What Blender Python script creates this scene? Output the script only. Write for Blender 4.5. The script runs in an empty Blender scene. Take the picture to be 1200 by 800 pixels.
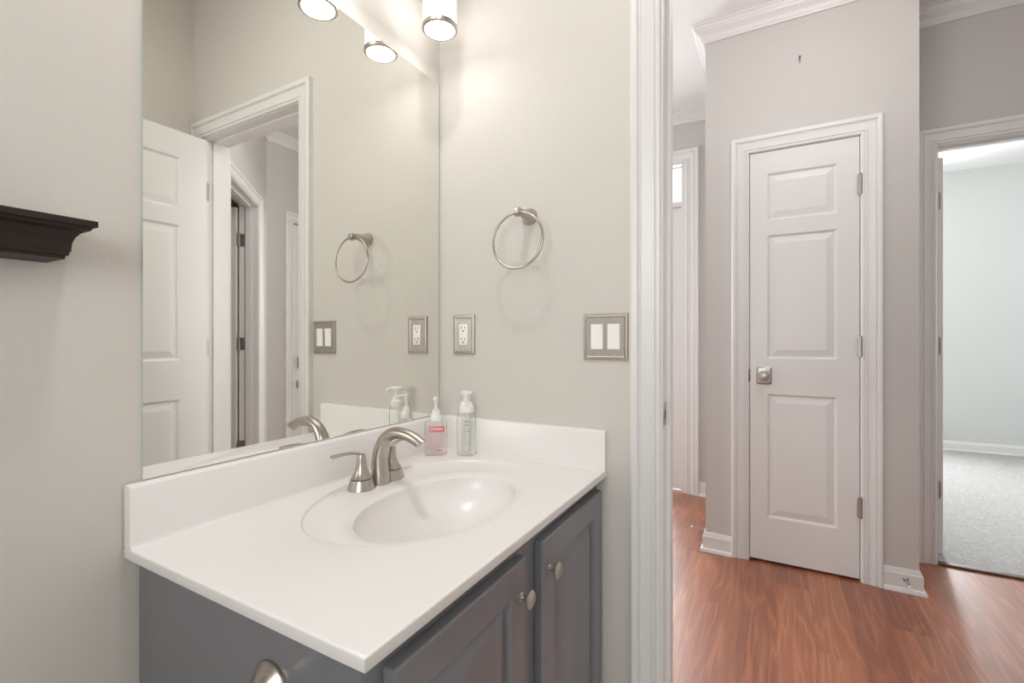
import bpy, bmesh, math, random
from math import sin, cos, pi, radians, atan, sqrt
from mathutils import Vector, Matrix

random.seed(7)
S = bpy.context.scene
COL = S.collection
H = 1.10                      # camera height above the floor

# ------------------------------------------------------------------ camera
FPX = 551.0
YAW = atan(308 / FPX)
cam_d = bpy.data.cameras.new('camera')
cam = bpy.data.objects.new('camera', cam_d)
COL.objects.link(cam)
cam.location = (0.9555, -1.23, H)
cam.rotation_euler = (radians(90), 0, YAW)
cam_d.sensor_fit = 'HORIZONTAL'
cam_d.sensor_width = 36
cam_d.lens = FPX * 36 / 1200
cam_d.shift_y = -3 / 1200
cam_d.clip_start = 0.02
S.camera = cam

# ------------------------------------------------------------------ world and lights
w = bpy.data.worlds.new('world')
S.world = w
w.use_nodes = True
w.node_tree.nodes['Background'].inputs[0].default_value = (0.86, 0.93, 1.0, 1)
w.node_tree.nodes['Background'].inputs[1].default_value = 2.1


def area(name, loc, target, sx, sy, power, color):
    d = bpy.data.lights.new(name, 'AREA')
    d.shape = 'RECTANGLE'
    d.size, d.size_y, d.energy, d.color = sx, sy, power, color
    o = bpy.data.objects.new(name, d)
    COL.objects.link(o)
    o.location = loc
    o.rotation_euler = (Vector(target) - Vector(loc)).to_track_quat('-Z', 'Y').to_euler()
    return o


def point(name, loc, power, color, r):
    d = bpy.data.lights.new(name, 'POINT')
    d.energy, d.color, d.shadow_soft_size = power, color, r
    o = bpy.data.objects.new(name, d)
    COL.objects.link(o)
    o.location = loc
    return o


# daylight outside the windows (front door glass, bedroom window, added hall and bath windows)
area('daylight_front_door', (-0.12, 2.75, 1.25), (0.0, 0.0, 0.9), 0.85, 2.0, 40, (0.95, 0.97, 1.0))
area('daylight_bedroom', (5.55, 3.3, 1.6), (3.0, 3.2, 1.2), 2.2, 1.6, 20, (0.96, 0.98, 1.0))
area('daylight_bedroom_back', (1.95, 5.30, 1.65), (1.9, 1.0, 0.4), 0.62, 1.4, 125, (0.96, 0.98, 1.0))
area('hall_window_fill', (-2.75, 1.25, 1.5), (0.5, 1.2, 1.2), 1.4, 1.6, 68, (0.97, 0.985, 1.0))  # added fill through an invented window at the hall end
area('bath_window_fill', (0.875, -2.42, 1.45), (0.6, 0.0, 1.25), 0.80, 0.90, 16, (1.0, 0.99, 0.98))  # added fill from behind the camera, brightens the towel ring wall
# added ceiling fill for bath, hall and bedroom (bath and hall fittings further down)
FILL_LAMP_BATH = (0.52, -0.78)
FILL_LAMP_HALL = (1.15, 0.62)
bl = area('bath_fill_downlight', (FILL_LAMP_BATH[0], FILL_LAMP_BATH[1], 2.728), (FILL_LAMP_BATH[0], FILL_LAMP_BATH[1], 0), 0.16, 0.16, 8.8, (1.0, 0.985, 0.975))  # added downlight, lifts the counter and bathroom walls
bl.data.shape = 'DISK'
point('hall_fill_bulb', (FILL_LAMP_HALL[0], FILL_LAMP_HALL[1], 2.46), 8.5, (1.0, 0.985, 0.97), 0.16)  # added hall lamp, brightens the closet wall
point('bedroom_fill', (3.4, 3.3, 2.3), 12, (0.98, 0.99, 1.0), 0.2)  # added bare light without a fitting, brightens the bedroom
SCONCE_SIDE, SCONCE_DISC = 2.8, 20.0

S.view_settings.view_transform = 'Standard'
S.view_settings.look = 'None'
S.view_settings.gamma = 1
S.view_settings.use_curve_mapping = False
S.view_settings.exposure = 0.0
S.cycles.use_denoising = True
S.cycles.max_bounces = 14
S.cycles.diffuse_bounces = 7
S.cycles.glossy_bounces = 6
S.cycles.transmission_bounces = 10
S.cycles.transparent_max_bounces = 16
S.cycles.sample_clamp_indirect = 6

# ------------------------------------------------------------------ materials
MATS = {}


def pmat(name, col, rough=0.5, metal=0.0, spec=0.5, **kw):
    m = bpy.data.materials.new(name)
    m.use_nodes = True
    b = m.node_tree.nodes['Principled BSDF']
    b.inputs['Base Color'].default_value = (*col, 1)
    b.inputs['Roughness'].default_value = rough
    b.inputs['Metallic'].default_value = metal
    b.inputs['Specular IOR Level'].default_value = spec
    for k, v in kw.items():
        b.inputs[k].default_value = v
    MATS[name] = m
    return m


def node(m, t, **kw):
    n = m.node_tree.nodes.new(t)
    for k, v in kw.items():
        setattr(n, k, v)
    return n


def L(m, a, b):
    m.node_tree.links.new(a, b)


def add_bump(m, scale, strength, dist=0.002, detail=3.0, coords='Object'):
    tc = node(m, 'ShaderNodeNewGeometry')
    nz = node(m, 'ShaderNodeTexNoise')
    nz.inputs['Scale'].default_value = scale
    nz.inputs['Detail'].default_value = detail
    L(m, tc.outputs['Position'], nz.inputs['Vector'])
    bp = node(m, 'ShaderNodeBump')
    bp.inputs['Strength'].default_value = strength
    bp.inputs['Distance'].default_value = dist
    L(m, nz.outputs['Fac'], bp.inputs['Height'])
    L(m, bp.outputs['Normal'], m.node_tree.nodes['Principled BSDF'].inputs['Normal'])
    return m


def vary(m, c1, c2, scale, detail=4, stretch=(1, 1, 1)):
    """paint that drifts slightly between two tones"""
    g = node(m, 'ShaderNodeNewGeometry')
    mp = node(m, 'ShaderNodeMapping')
    mp.inputs['Scale'].default_value = stretch
    nz = node(m, 'ShaderNodeTexNoise')
    nz.inputs['Scale'].default_value = scale
    nz.inputs['Detail'].default_value = detail
    mx = node(m, 'ShaderNodeMix', data_type='RGBA')
    mx.inputs[6].default_value = (*c1, 1)
    mx.inputs[7].default_value = (*c2, 1)
    L(m, g.outputs['Position'], mp.inputs['Vector'])
    L(m, mp.outputs[0], nz.inputs['Vector'])
    L(m, nz.outputs['Fac'], mx.inputs[0])
    L(m, mx.outputs[2], m.node_tree.nodes['Principled BSDF'].inputs['Base Color'])
    return m


WALL = (0.60, 0.555, 0.495)
bath_paint = add_bump(pmat('bath_paint', WALL, 0.55, spec=0.3), 170, 0.30, 0.0018)
vary(bath_paint, (0.645, 0.613, 0.568), (0.625, 0.593, 0.548), 2.0)
hall_paint = add_bump(pmat('hall_paint', (0.60, 0.56, 0.53), 0.6, spec=0.3), 260, 0.1, 0.0015)
vary(hall_paint, (0.60, 0.575, 0.555), (0.58, 0.555, 0.535), 1.5)
bed_paint = add_bump(pmat('bedroom_paint', (0.66, 0.67, 0.655), 0.6, spec=0.3), 260, 0.08, 0.0015)
ceil_paint = pmat('ceiling_paint', (0.84, 0.83, 0.82), 0.75, spec=0.2)
trim_white = pmat('trim_white', (0.76, 0.745, 0.73), 0.32, spec=0.45)
door_white = add_bump(pmat('door_white', (0.76, 0.745, 0.73), 0.38, spec=0.4), 60, 0.03, 0.001)
cab_grey = vary(pmat('cabinet_grey', (0.15, 0.15, 0.16), 0.30, spec=0.9), (0.162, 0.164, 0.178), (0.180, 0.182, 0.196), 5)
marble = vary(pmat('cultured_marble', (0.80, 0.77, 0.75), 0.25, spec=0.5), (0.83, 0.805, 0.79), (0.81, 0.785, 0.77), 3)
nickel = pmat('brushed_nickel', (0.50, 0.455, 0.405), 0.30, metal=1.0)
nickel_dk = pmat('nickel_dark', (0.10, 0.08, 0.07), 0.4, metal=1.0)  # darker nickel for strike plate, latch, seam rings and nail
satin = pmat('satin_nickel', (0.46, 0.44, 0.42), 0.36, metal=1.0)
plate_m = pmat('plate_nickel', (0.43, 0.385, 0.345), 0.42, metal=1.0)
ivory = pmat('switch_white', (0.90, 0.89, 0.88), 0.3)
slot_dk = pmat('slot_dark', (0.03, 0.03, 0.03), 0.6)
shelf_m = vary(pmat('espresso_wood', (0.016, 0.011, 0.009), 0.48, spec=0.3), (0.010, 0.008, 0.007), (0.040, 0.026, 0.019), 30, 5, (6, 1, 6))
hinge_m = pmat('hinge_metal', (0.34, 0.33, 0.32), 0.42, metal=1.0)
pump_white = pmat('pump_plastic', (0.86, 0.85, 0.83), 0.35)
red_label = pmat('label_red', (0.72, 0.13, 0.17), 0.45)
pink_label = pmat('label_pink', (0.80, 0.52, 0.52), 0.5)
label_white = pmat('label_white', (0.84, 0.80, 0.79), 0.5)
grey_label = pmat('label_grey', (0.36, 0.40, 0.40), 0.5)
rubber = pmat('rubber_white', (0.80, 0.79, 0.77), 0.6)
glass_edge = pmat('mirror_edge', (0.50, 0.60, 0.55), 0.15)
dark_void = pmat('hole_dark', (0.02, 0.02, 0.02), 0.8)
mirror_m = pmat('mirror_silver', (0.875, 0.872, 0.825), 0.0, metal=1.0)
strip_m = pmat('threshold_brown', (0.13, 0.08, 0.06), 0.55, spec=0.3)
bath_floor_m = vary(pmat('bath_vinyl', (0.62, 0.60, 0.58), 0.4), (0.64, 0.62, 0.60), (0.56, 0.54, 0.52), 6)
lawn_m = pmat('lawn', (0.20, 0.22, 0.15), 0.9)


def emis(name, col, s, base=(0.9, 0.9, 0.88)):
    return pmat(name, base, 0.3, **{'Emission Color': (*col, 1), 'Emission Strength': s})


shade_m = emis('opal_glass_lit', (1.0, 0.985, 0.97), SCONCE_SIDE)
disc_m = emis('opal_disc_lit', (1.0, 0.985, 0.97), SCONCE_DISC)
dome_m = emis('dome_glass_lit', (1.0, 0.96, 0.92), 2.0)  # glowing glass of the added downlight and hall dome


def thin(name, tint, fac=0.16, rough=0.08):
    """thin clear plastic or window glass: tinted see-through with a clear-coat reflection"""
    m = bpy.data.materials.new(name)
    m.use_nodes = True
    nt = m.node_tree
    nt.nodes.remove(nt.nodes['Principled BSDF'])
    out = nt.nodes['Material Output']
    tr = node(m, 'ShaderNodeBsdfTransparent')
    tr.inputs[0].default_value = (*tint, 1)
    gl = node(m, 'ShaderNodeBsdfGlossy')
    gl.inputs['Roughness'].default_value = rough
    gl.inputs[0].default_value = (0.95, 0.95, 0.95, 1)
    lw = node(m, 'ShaderNodeLayerWeight')
    lw.inputs[0].default_value = fac
    mx = node(m, 'ShaderNodeMixShader')
    L(m, lw.outputs['Fresnel'], mx.inputs[0])
    L(m, tr.outputs[0], mx.inputs[1])
    L(m, gl.outputs[0], mx.inputs[2])
    L(m, mx.outputs[0], out.inputs['Surface'])
    MATS[name] = m
    return m


window_glass = thin('window_glass', (0.97, 0.99, 0.99), 0.12, 0.0)
clear_plastic = thin('clear_plastic', (0.99, 0.994, 0.99), 0.04, 0.08)
pink_liquid = thin('pink_soap', (0.99, 0.95, 0.95), 0.015, 0.15)
pale_liquid = thin('pale_soap', (0.982, 0.988, 0.984), 0.015, 0.15)


def wood_floor():
    m = pmat('wood_floor', (0.35, 0.13, 0.06), 0.32, spec=0.6, **{'Coat Weight': 0.5, 'Coat Roughness': 0.36})
    b = m.node_tree.nodes['Principled BSDF']
    g = node(m, 'ShaderNodeNewGeometry')
    sp = node(m, 'ShaderNodeSeparateXYZ')
    L(m, g.outputs['Position'], sp.inputs[0])

    def mth(op, a, bb=None, c=None):
        n = node(m, 'ShaderNodeMath', operation=op)
        for i, v in enumerate((a, bb, c)):
            if v is None:
                continue
            if isinstance(v, (int, float)):
                n.inputs[i].default_value = v
            else:
                L(m, v, n.inputs[i])
        return n.outputs[0]
    PW, PL = 0.127, 1.22
    xs = mth('DIVIDE', mth('ADD', sp.outputs[0], 0.055), PW)
    row = mth('FLOOR', xs)
    fx = mth('FRACT', xs)
    off = mth('FRACT', mth('MULTIPLY', row, 0.377))
    ys = mth('ADD', mth('DIVIDE', sp.outputs[1], PL), off)
    pl = mth('FLOOR', ys)
    fy = mth('FRACT', ys)
    cid = node(m, 'ShaderNodeCombineXYZ')
    L(m, row, cid.inputs[0])
    L(m, pl, cid.inputs[1])
    wn = node(m, 'ShaderNodeTexWhiteNoise')
    L(m, cid.outputs[0], wn.inputs['Vector'])
    # cathedral grain: stretched noise, offset per plank, turned into rings
    v = node(m, 'ShaderNodeCombineXYZ')
    L(m, mth('ADD', mth('MULTIPLY', sp.outputs[0], 7.0), mth('MULTIPLY', wn.outputs['Value'], 37.0)), v.inputs[0])
    L(m, mth('ADD', mth('MULTIPLY', sp.outputs[1], 0.55), mth('MULTIPLY', wn.outputs['Value'], 11.0)), v.inputs[1])
    n1 = node(m, 'ShaderNodeTexNoise')
    n1.inputs['Scale'].default_value = 1.4
    n1.inputs['Detail'].default_value = 2.0
    L(m, v.outputs[0], n1.inputs['Vector'])
    rings = mth('FRACT', mth('MULTIPLY', n1.outputs['Fac'], 9.0))
    rr = mth('POWER', mth('ABSOLUTE', mth('SUBTRACT', mth('MULTIPLY', rings, 2.0), 1.0)), 3.0)
    v2 = node(m, 'ShaderNodeCombineXYZ')
    L(m, mth('MULTIPLY', sp.outputs[0], 130.0), v2.inputs[0])
    L(m, mth('MULTIPLY', sp.outputs[1], 5.0), v2.inputs[1])
    n2 = node(m, 'ShaderNodeTexNoise')
    n2.inputs['Scale'].default_value = 1.0
    n2.inputs['Detail'].default_value = 5.0
    L(m, v2.outputs[0], n2.inputs['Vector'])
    tone = mth('ADD', mth('MULTIPLY', wn.outputs['Value'], 0.36),
               mth('ADD', mth('MULTIPLY', rr, 0.20), mth('MULTIPLY', n2.outputs['Fac'], 0.46)))
    cr = node(m, 'ShaderNodeValToRGB')
    e = cr.color_ramp.elements
    e[0].position, e[0].color = 0.20, (0.20, 0.058, 0.026, 1)
    e[1].position, e[1].color = 0.82, (0.56, 0.225, 0.11, 1)
    k = cr.color_ramp.elements.new(0.5)
    k.color = (0.375, 0.125, 0.055, 1)
    L(m, tone, cr.inputs[0])
    seam = mth('MAXIMUM', mth('LESS_THAN', fx, 0.012), mth('LESS_THAN', fy, 0.0016))
    mx = node(m, 'ShaderNodeMix', data_type='RGBA')
    mx.inputs[7].default_value = (0.16, 0.05, 0.022, 1)
    L(m, mth('MULTIPLY', seam, 0.55), mx.inputs[0])
    L(m, cr.outputs[0], mx.inputs[6])
    L(m, mx.outputs[2], b.inputs['Base Color'])
    bp = node(m, 'ShaderNodeBump')
    bp.inputs['Strength'].default_value = 0.35
    bp.inputs['Distance'].default_value = 0.0012
    L(m, mth('ADD', n2.outputs['Fac'], mth('MULTIPLY', seam, -0.8)), bp.inputs['Height'])
    L(m, bp.outputs['Normal'], b.inputs['Normal'])
    return m


wood_m = wood_floor()
carpet_m = pmat('carpet', (0.62, 0.60, 0.58), 0.95, spec=0.1)
vary(carpet_m, (0.42, 0.405, 0.39), (0.80, 0.785, 0.77), 55, 6)
add_bump(carpet_m, 180, 0.9, 0.02, 4)

# ------------------------------------------------------------------ mesh helpers


def finish(name, bm, mat, parent=None, smooth=True, ang=35):
    bmesh.ops.recalc_face_normals(bm, faces=bm.faces)
    if smooth:
        for f in bm.faces:
            f.smooth = True
        lim = radians(ang)
        for e in bm.edges:
            if len(e.link_faces) == 2 and e.calc_face_angle(0) > lim:
                e.smooth = False
    me = bpy.data.meshes.new(name)
    bm.to_mesh(me)
    bm.free()
    for mm in (mat if isinstance(mat, (list, tuple)) else [mat]):
        me.materials.append(mm)
    o = bpy.data.objects.new(name, me)
    COL.objects.link(o)
    if parent:
        o.parent = parent
    return o


def box(bm, x0, x1, y0, y1, z0, z1, bev=0.0, seg=2, M=None):
    vs = [bm.verts.new(p) for p in ((x0, y0, z0), (x1, y0, z0), (x1, y1, z0), (x0, y1, z0),
                                    (x0, y0, z1), (x1, y0, z1), (x1, y1, z1), (x0, y1, z1))]
    fs = [bm.faces.new([vs[i] for i in q]) for q in ((3, 2, 1, 0), (4, 5, 6, 7), (0, 1, 5, 4), (1, 2, 6, 5), (2, 3, 7, 6), (3, 0, 4, 7))]
    allv = vs
    if bev:
        es = list({e for f in fs for e in f.edges})
        r = bmesh.ops.bevel(bm, geom=es, offset=bev, segments=seg, affect='EDGES', profile=0.5)
        allv = list({v for v in r['verts']} | {v for v in vs if v.is_valid})
    if M is not None:
        bmesh.ops.transform(bm, matrix=M, verts=[v for v in allv if v.is_valid])
    return bm


def basis(axis):
    a = Vector(axis).normalized()
    t = Vector((0, 0, 1)) if abs(a.z) < 0.9 else Vector((1, 0, 0))
    u = a.cross(t).normalized()
    return a, u, a.cross(u)


def lathe(bm, prof, o=(0, 0, 0), axis=(0, 0, 1), n=32, sx=1.0, sy=1.0, cap=True):
    """prof: (radius, height) pairs; axis from point o"""
    a, u, v = basis(axis)
    if abs(a.z) > 0.99:
        u, v = Vector((1, 0, 0)), Vector((0, 1, 0))
    o = Vector(o)
    rings = []
    for r, h in prof:
        rings.append([bm.verts.new(o + a * h + (u * cos(2 * pi * i / n) * sx + v * sin(2 * pi * i / n) * sy) * max(r, 1e-4)) for i in range(n)])
    for A, B in zip(rings, rings[1:]):
        for i in range(n):
            bm.faces.new((A[i], A[(i + 1) % n], B[(i + 1) % n], B[i]))
    if cap:
        bm.faces.new(rings[0])
        bm.faces.new(rings[-1])
    return bm


def tube(bm, pts, rad, n=16, closed=False, flat=None):
    """sweep a circle (or an ellipse with flat = (side, up) factors) along points"""
    pts = [Vector(p) for p in pts]
    m = len(pts)
    rads = rad if isinstance(rad, (list, tuple)) else [rad] * m
    up = None
    rings = []
    for i, p in enumerate(pts):
        if closed:
            t = (pts[(i + 1) % m] - pts[i - 1]).normalized()
        else:
            t = (pts[min(i + 1, m - 1)] - pts[max(i - 1, 0)]).normalized()
        if up is None:
            up = Vector((0, 0, 1)) if abs(t.z) < 0.9 else Vector((1, 0, 0))
        s = t.cross(up).normalized()
        up = s.cross(t).normalized()
        fs, fu = flat[i] if flat else (1, 1)
        rings.append([bm.verts.new(p + (s * cos(2 * pi * k / n) * fs + up * sin(2 * pi * k / n) * fu) * rads[i]) for k in range(n)])
    pairs = list(zip(rings, rings[1:]))
    if closed:
        pairs.append((rings[-1], rings[0]))
    for A, B in pairs:
        for k in range(n):
            bm.faces.new((A[k], A[(k + 1) % n], B[(k + 1) % n], B[k]))
    if not closed:
        bm.faces.new(rings[0])
        bm.faces.new(rings[-1])
    return bm


def sweep(bm, prof, path_fn, npath, closed_prof=True):
    """prof: list of (a, b); path_fn(k, a, b) -> world point for path station k"""
    rows = [[bm.verts.new(path_fn(k, a, b)) for a, b in prof] for k in range(npath)]
    n = len(prof)
    for A, B in zip(rows, rows[1:]):
        for i in range(n if closed_prof else n - 1):
            j = (i + 1) % n
            bm.faces.new((A[i], A[j], B[j], B[i]))
    bm.faces.new(rows[0])
    bm.faces.new(rows[-1])
    return bm


def cyl(bm, p0, p1, r, n=16):
    return tube(bm, [p0, p1], r, n)


def tag(o, label, cat, group=None, kind=None):
    o['label'] = label
    o['category'] = cat
    if group:
        o['group'] = group
    if kind:
        o['kind'] = kind
    return o


def struct(o, label, cat):
    return tag(o, label, cat, kind='structure')


def empty(name, loc, label, cat, group=None):
    o = bpy.data.objects.new(name, None)
    o.empty_display_size = 0.05
    COL.objects.link(o)
    o.location = loc
    return tag(o, label, cat, group)


def sbox(name, mat, x0, x1, y0, y1, z0, z1, label, cat, bev=0.0):
    bm = bmesh.new()
    box(bm, x0, x1, y0, y1, z0, z1, bev)
    return struct(finish(name, bm, mat, smooth=False), label, cat)


def frame(origin, e, n):
    """local frame of a wall face: a along the wall, p out of the wall"""
    o, e, n = Vector(origin), Vector(e).normalized(), Vector(n).normalized()
    return lambda a, z, p: (o + e * a + n * p + Vector((0, 0, z)))


# ------------------------------------------------------------------ room shell
TOP = 2.95
BC, HC, RC = 2.74, 2.715, 2.75          # ceilings: bath, hall, bedroom


def wall_panels(name, F, thick, length, height, opening, mat, label):
    """wall from a=0..length with one opening (a0, a1, z0, z1) cut out, built as one mesh; thickness goes to -p"""
    bm = bmesh.new()

    def blk(a0, a1, z0, z1):
        if a1 - a0 < 1e-4 or z1 - z0 < 1e-4:
            return
        vs = [bm.verts.new(F(a, z, p)) for a, z, p in ((a0, z0, 0), (a1, z0, 0), (a1, z0, -thick), (a0, z0, -thick),
                                                       (a0, z1, 0), (a1, z1, 0), (a1, z1, -thick), (a0, z1, -thick))]
        for q in ((3, 2, 1, 0), (4, 5, 6, 7), (0, 1, 5, 4), (1, 2, 6, 5), (2, 3, 7, 6), (3, 0, 4, 7)):
            bm.faces.new([vs[i] for i in q])
    if opening:
        a0, a1, z0, z1 = opening
        blk(0, a0, 0, height)
        blk(a1, length, 0, height)
        blk(a0, a1, z1, height)
        blk(a0, a1, 0, z0)
    else:
        blk(0, length, 0, height)
    return struct(finish(name, bm, mat, smooth=False), label, 'wall')


XF = 1.483                                # far wall of the bathroom
DT = 2.045                                # door opening height
# bathroom
sbox('wall_mirror', bath_paint, -0.11, -0.004, -2.15, -0.0, 0, TOP, 'greige bathroom wall that carries the mirror and the black shelf', 'wall')
sbox('wall_far', bath_paint, XF, XF + 0.05, -2.15, 0.0, 0, TOP, 'greige bathroom wall behind the open white door, seen in the mirror', 'wall')
FBk = frame((-0.11, -2.15, 0), (1, 0, 0), (0, 1, 0))
wall_panels('wall_back', FBk, 0.10, 1.64, TOP, (0.56, 1.41, 0.95, 1.90), bath_paint, 'greige bathroom wall behind the viewer with an added small window')
FB = frame((-0.11, 0, 0), (1, 0, 0), (0, -1, 0))
wall_panels('wall_door', FB, 0.06, 1.70, TOP, (0.687 + 0.11, 1.425 + 0.11, 0, DT + 0.02), bath_paint,
            'greige bathroom wall with towel ring, outlet and light switches')
FBh = frame((-2.3, 0.115, 0), (1, 0, 0), (0, 1, 0))
wall_panels('wall_hall', FBh, 0.055, 3.873, TOP, (0.687 + 2.3, 1.425 + 2.3, 0, DT + 0.02), hall_paint,
            'hall face of the wall around the bathroom doorway')
# hall
sbox('wall_closet', hall_paint, 0.64, 0.827, 1.40, 1.50, 0, TOP, 'narrow strip of hall wall beside the closet door, knob side', 'wall')
sbox('wall_closet.001', hall_paint, 1.311, 1.50, 1.40, 1.50, 0, TOP, 'strip of hall wall beside the closet door, hinge side', 'wall')
sbox('wall_closet.002', hall_paint, 0.827, 1.311, 1.40, 1.50, 2.04, TOP, 'hall wall above the closet door with one nail', 'wall')
sbox('wall_closet.003', hall_paint, 0.64, 0.72, 1.50, 2.30, 0, TOP, 'closet side wall facing the entry', 'wall')
sbox('wall_closet.004', hall_paint, 1.42, 1.50, 1.50, 1.79, 0, TOP, 'closet side wall beside the bedroom doorway', 'wall')
FE = frame((-2.3, 2.30, 0), (1, 0, 0), (0, -1, 0))
wall_panels('wall_entry', FE, 0.14, 3.8, TOP, (-0.60 + 2.3, 0.412 + 2.3, 0, 2.375), hall_paint, 'front entry wall around the glazed front door')
FL = frame((-2.3, 2.44, 0), (0, -1, 0), (1, 0, 0))
wall_panels('wall_left', FL, 0.12, 2.44, TOP, (0.55, 1.85, 0.85, 2.25), hall_paint, 'end wall of the hall with an added window')
FBed = frame((1.50, 1.79, 0), (1, 0, 0), (0, -1, 0))
wall_panels('wall_bedroom', FBed, 0.115, 4.0, TOP, (1.632 - 1.5, 2.405 - 1.5, 0, DT + 0.02), hall_paint, 'grey hall wall above the bedroom doorway')
SQ = 0.70710678
FA = frame((1.458 + 0.115, 0.115, 0), (SQ, SQ, 0), (-SQ, SQ, 0))
T0 = 0.115 / SQ
wall_panels('wall_angled', FA, 0.115, 1.012 / SQ - T0 + 0.16, TOP, (0.50 - 0.02 - T0, 1.16 + 0.02 - T0, 0, DT + 0.02), hall_paint,
            'pale diagonal hall wall around the ajar doorway, seen in the mirror')
FR = frame((2.475, 1.017, 0), (0, 1, 0), (-1, 0, 0))
wall_panels('wall_right', FR, 0.10, 0.773, TOP, (1.227 - 1.017, 1.69 - 1.017, 0, DT + 0.02), hall_paint, 'end wall of the hall with a narrow white door, seen in the mirror')
sbox('wall_linen', hall_paint, 2.70, 2.78, 1.0, 1.79, 0, TOP, 'back of the narrow closet behind the hall end door', 'wall')
# dark side room behind the diagonal doorway
sbox('wall_side', hall_paint, 1.55, 3.6, -1.7, -1.6, 0, TOP, 'far wall of the dark side room', 'wall')
sbox('wall_side.001', hall_paint, 3.5, 3.6, -1.6, 1.0, 0, TOP, 'end wall of the dark side room', 'wall')
sbox('wall_side.002', hall_paint, 2.60, 3.6, 0.95, 1.0, 0, TOP, 'inner wall of the dark side room', 'wall')
# bedroom
FBb = frame((1.50, 4.93, 0), (1, 0, 0), (0, -1, 0))
wall_panels('wall_bedroom_back', FBb, 0.1, 3.9, TOP, (0.12, 0.80, 0.85, 2.3), bed_paint, 'pale bedroom wall seen through the open doorway')
sbox('wall_bedroom_left', bed_paint, 1.40, 1.50, 1.905, 5.03, 0, TOP, 'bedroom wall behind the opened bedroom door', 'wall')
FBw = frame((5.2, 5.03, 0), (0, -1, 0), (-1, 0, 0))
wall_panels('wall_bedroom_right', FBw, 0.12, 3.24, TOP, (0.8, 2.6, 0.75, 2.3), bed_paint, 'bedroom wall with the daylight window', )
# floors
sbox('floor', wood_m, -2.4, 3.6, 0.0, 2.44, -0.10, 0.0, 'reddish brown wood plank floor of the hall', 'floor')
sbox('floor.001', bath_floor_m, -0.11, 1.53, -2.25, 0.0, -0.10, 0.0, 'beige bathroom floor under the vanity', 'floor')
sbox('floor.002', bath_floor_m, 1.53, 3.6, -1.7, 0.0, -0.10, 0.0, 'floor of the dark side room', 'floor')
bm = bmesh.new()
box(bm, 1.40, 5.3, 1.80, 5.03, -0.10, 0.008)
o = finish('floor_carpet', bm, carpet_m, smooth=False)
struct(o, 'light grey carpet of the bedroom', 'carpet')
# the wood floor ends at the bedroom doorway: closet and wall stand on it
# ceilings
sbox('ceiling', ceil_paint, -0.11, XF + 0.05, -2.25, 0.06, BC, BC + 0.1, 'white bathroom ceiling', 'ceiling')
sbox('ceiling.001', ceil_paint, -2.4, 2.60, 0.06, 2.44, HC, HC + 0.1, 'white hall ceiling above the crown moulding', 'ceiling')
sbox('ceiling.002', ceil_paint, 1.40, 5.3, 1.85, 5.03, RC, RC + 0.1, 'white bedroom ceiling', 'ceiling')
sbox('ceiling.003', ceil_paint, XF + 0.05, 3.6, -1.7, 1.79, HC + 0.1, HC + 0.2, 'ceiling of the dark side room', 'ceiling')

# ------------------------------------------------------------------ trim
CAS = [(0, 0), (0, 0.007), (0.003, 0.0105), (0.009, 0.0120), (0.0105, 0.0085), (0.0130, 0.0085), (0.0150, 0.0130), (0.0200, 0.0140), (0.0215, 0.0110), (0.030, 0.0125),
       (0.046, 0.0165), (0.0485, 0.0185), (0.0510, 0.0140), (0.0535, 0.0140), (0.0560, 0.0205), (0.062, 0.0225), (0.070, 0.0225), (0.0745, 0.019), (0.075, 0)]


def casing(name, F, a0, a1, top, label, wd=0.075, clip=None):
    k = wd / 0.075
    bm = bmesh.new()

    def fn(i, o, p):
        o *= k
        a = (a0 - o) if i < 2 else (a1 + o)
        if clip is not None:
            a = min(max(a, clip[0]), clip[1])
        z = 0.0 if i in (0, 3) else top + o
        return F(a, z, p)
    sweep(bm, CAS, fn, 4)
    return struct(finish(name, bm, trim_white, ang=20), label, 'door casing')


def jamb(name, F, a0, a1, top, depth, stop, label, mat=trim_white):
    """U-shaped jamb lining with a stop strip; p runs from +0.001 to -depth; stop = (p0, p1)"""
    bm = bmesh.new()
    prof = [(0, 0.0008), (0, stop[0]), (-0.011, stop[0]), (-0.011, stop[1]), (0, stop[1]), (0, -depth - 0.0008), (0.02, -depth - 0.0008), (0.02, 0.0008)]

    def fn(i, o, p):
        a = (a0 - o) if i < 2 else (a1 + o)
        z = 0.0 if i in (0, 3) else top + o
        return F(a, z, p)
    sweep(bm, prof, fn, 4)
    return struct(finish(name, bm, mat, smooth=False), label, 'door jamb')


BB = [(0, 0), (0.0, 0.098), (0.004, 0.098), (0.0075, 0.090), (0.009, 0.080), (0.0125, 0.076), (0.0125, 0.018), (0.021, 0.015), (0.024, 0.008), (0.025, 0.0)]


def baseboard(name, pts, label, mat=trim_white):
    """pts: list of (x, y) along the wall face; profile grows to the left of travel; mitred corners"""
    P = [Vector((x, y, 0)) for x, y in pts]
    dirs = [(b - a).normalized() for a, b in zip(P, P[1:])]
    nr = [Vector((-d.y, d.x, 0)) for d in dirs]
    offs = []
    for i in range(len(P)):
        if i == 0:
            offs.append(nr[0])
        elif i == len(P) - 1:
            offs.append(nr[-1])
        else:
            b = (nr[i - 1] + nr[i]).normalized()
            offs.append(b / b.dot(nr[i]))
    bm = bmesh.new()
    sweep(bm, BB, lambda k, d, z: P[k] + offs[k] * d + Vector((0, 0, z)), len(P))
    return struct(finish(name, bm, mat, ang=20), label, 'baseboard')


CR = [(0, 0), (0, -0.082), (0.010, -0.082), (0.012, -0.074), (0.016, -0.070), (0.020, -0.055), (0.030, -0.042), (0.042, -0.034), (0.046, -0.026), (0.050, -0.024), (0.053, -0.010), (0.060, -0.008), (0.060, 0)]


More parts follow.
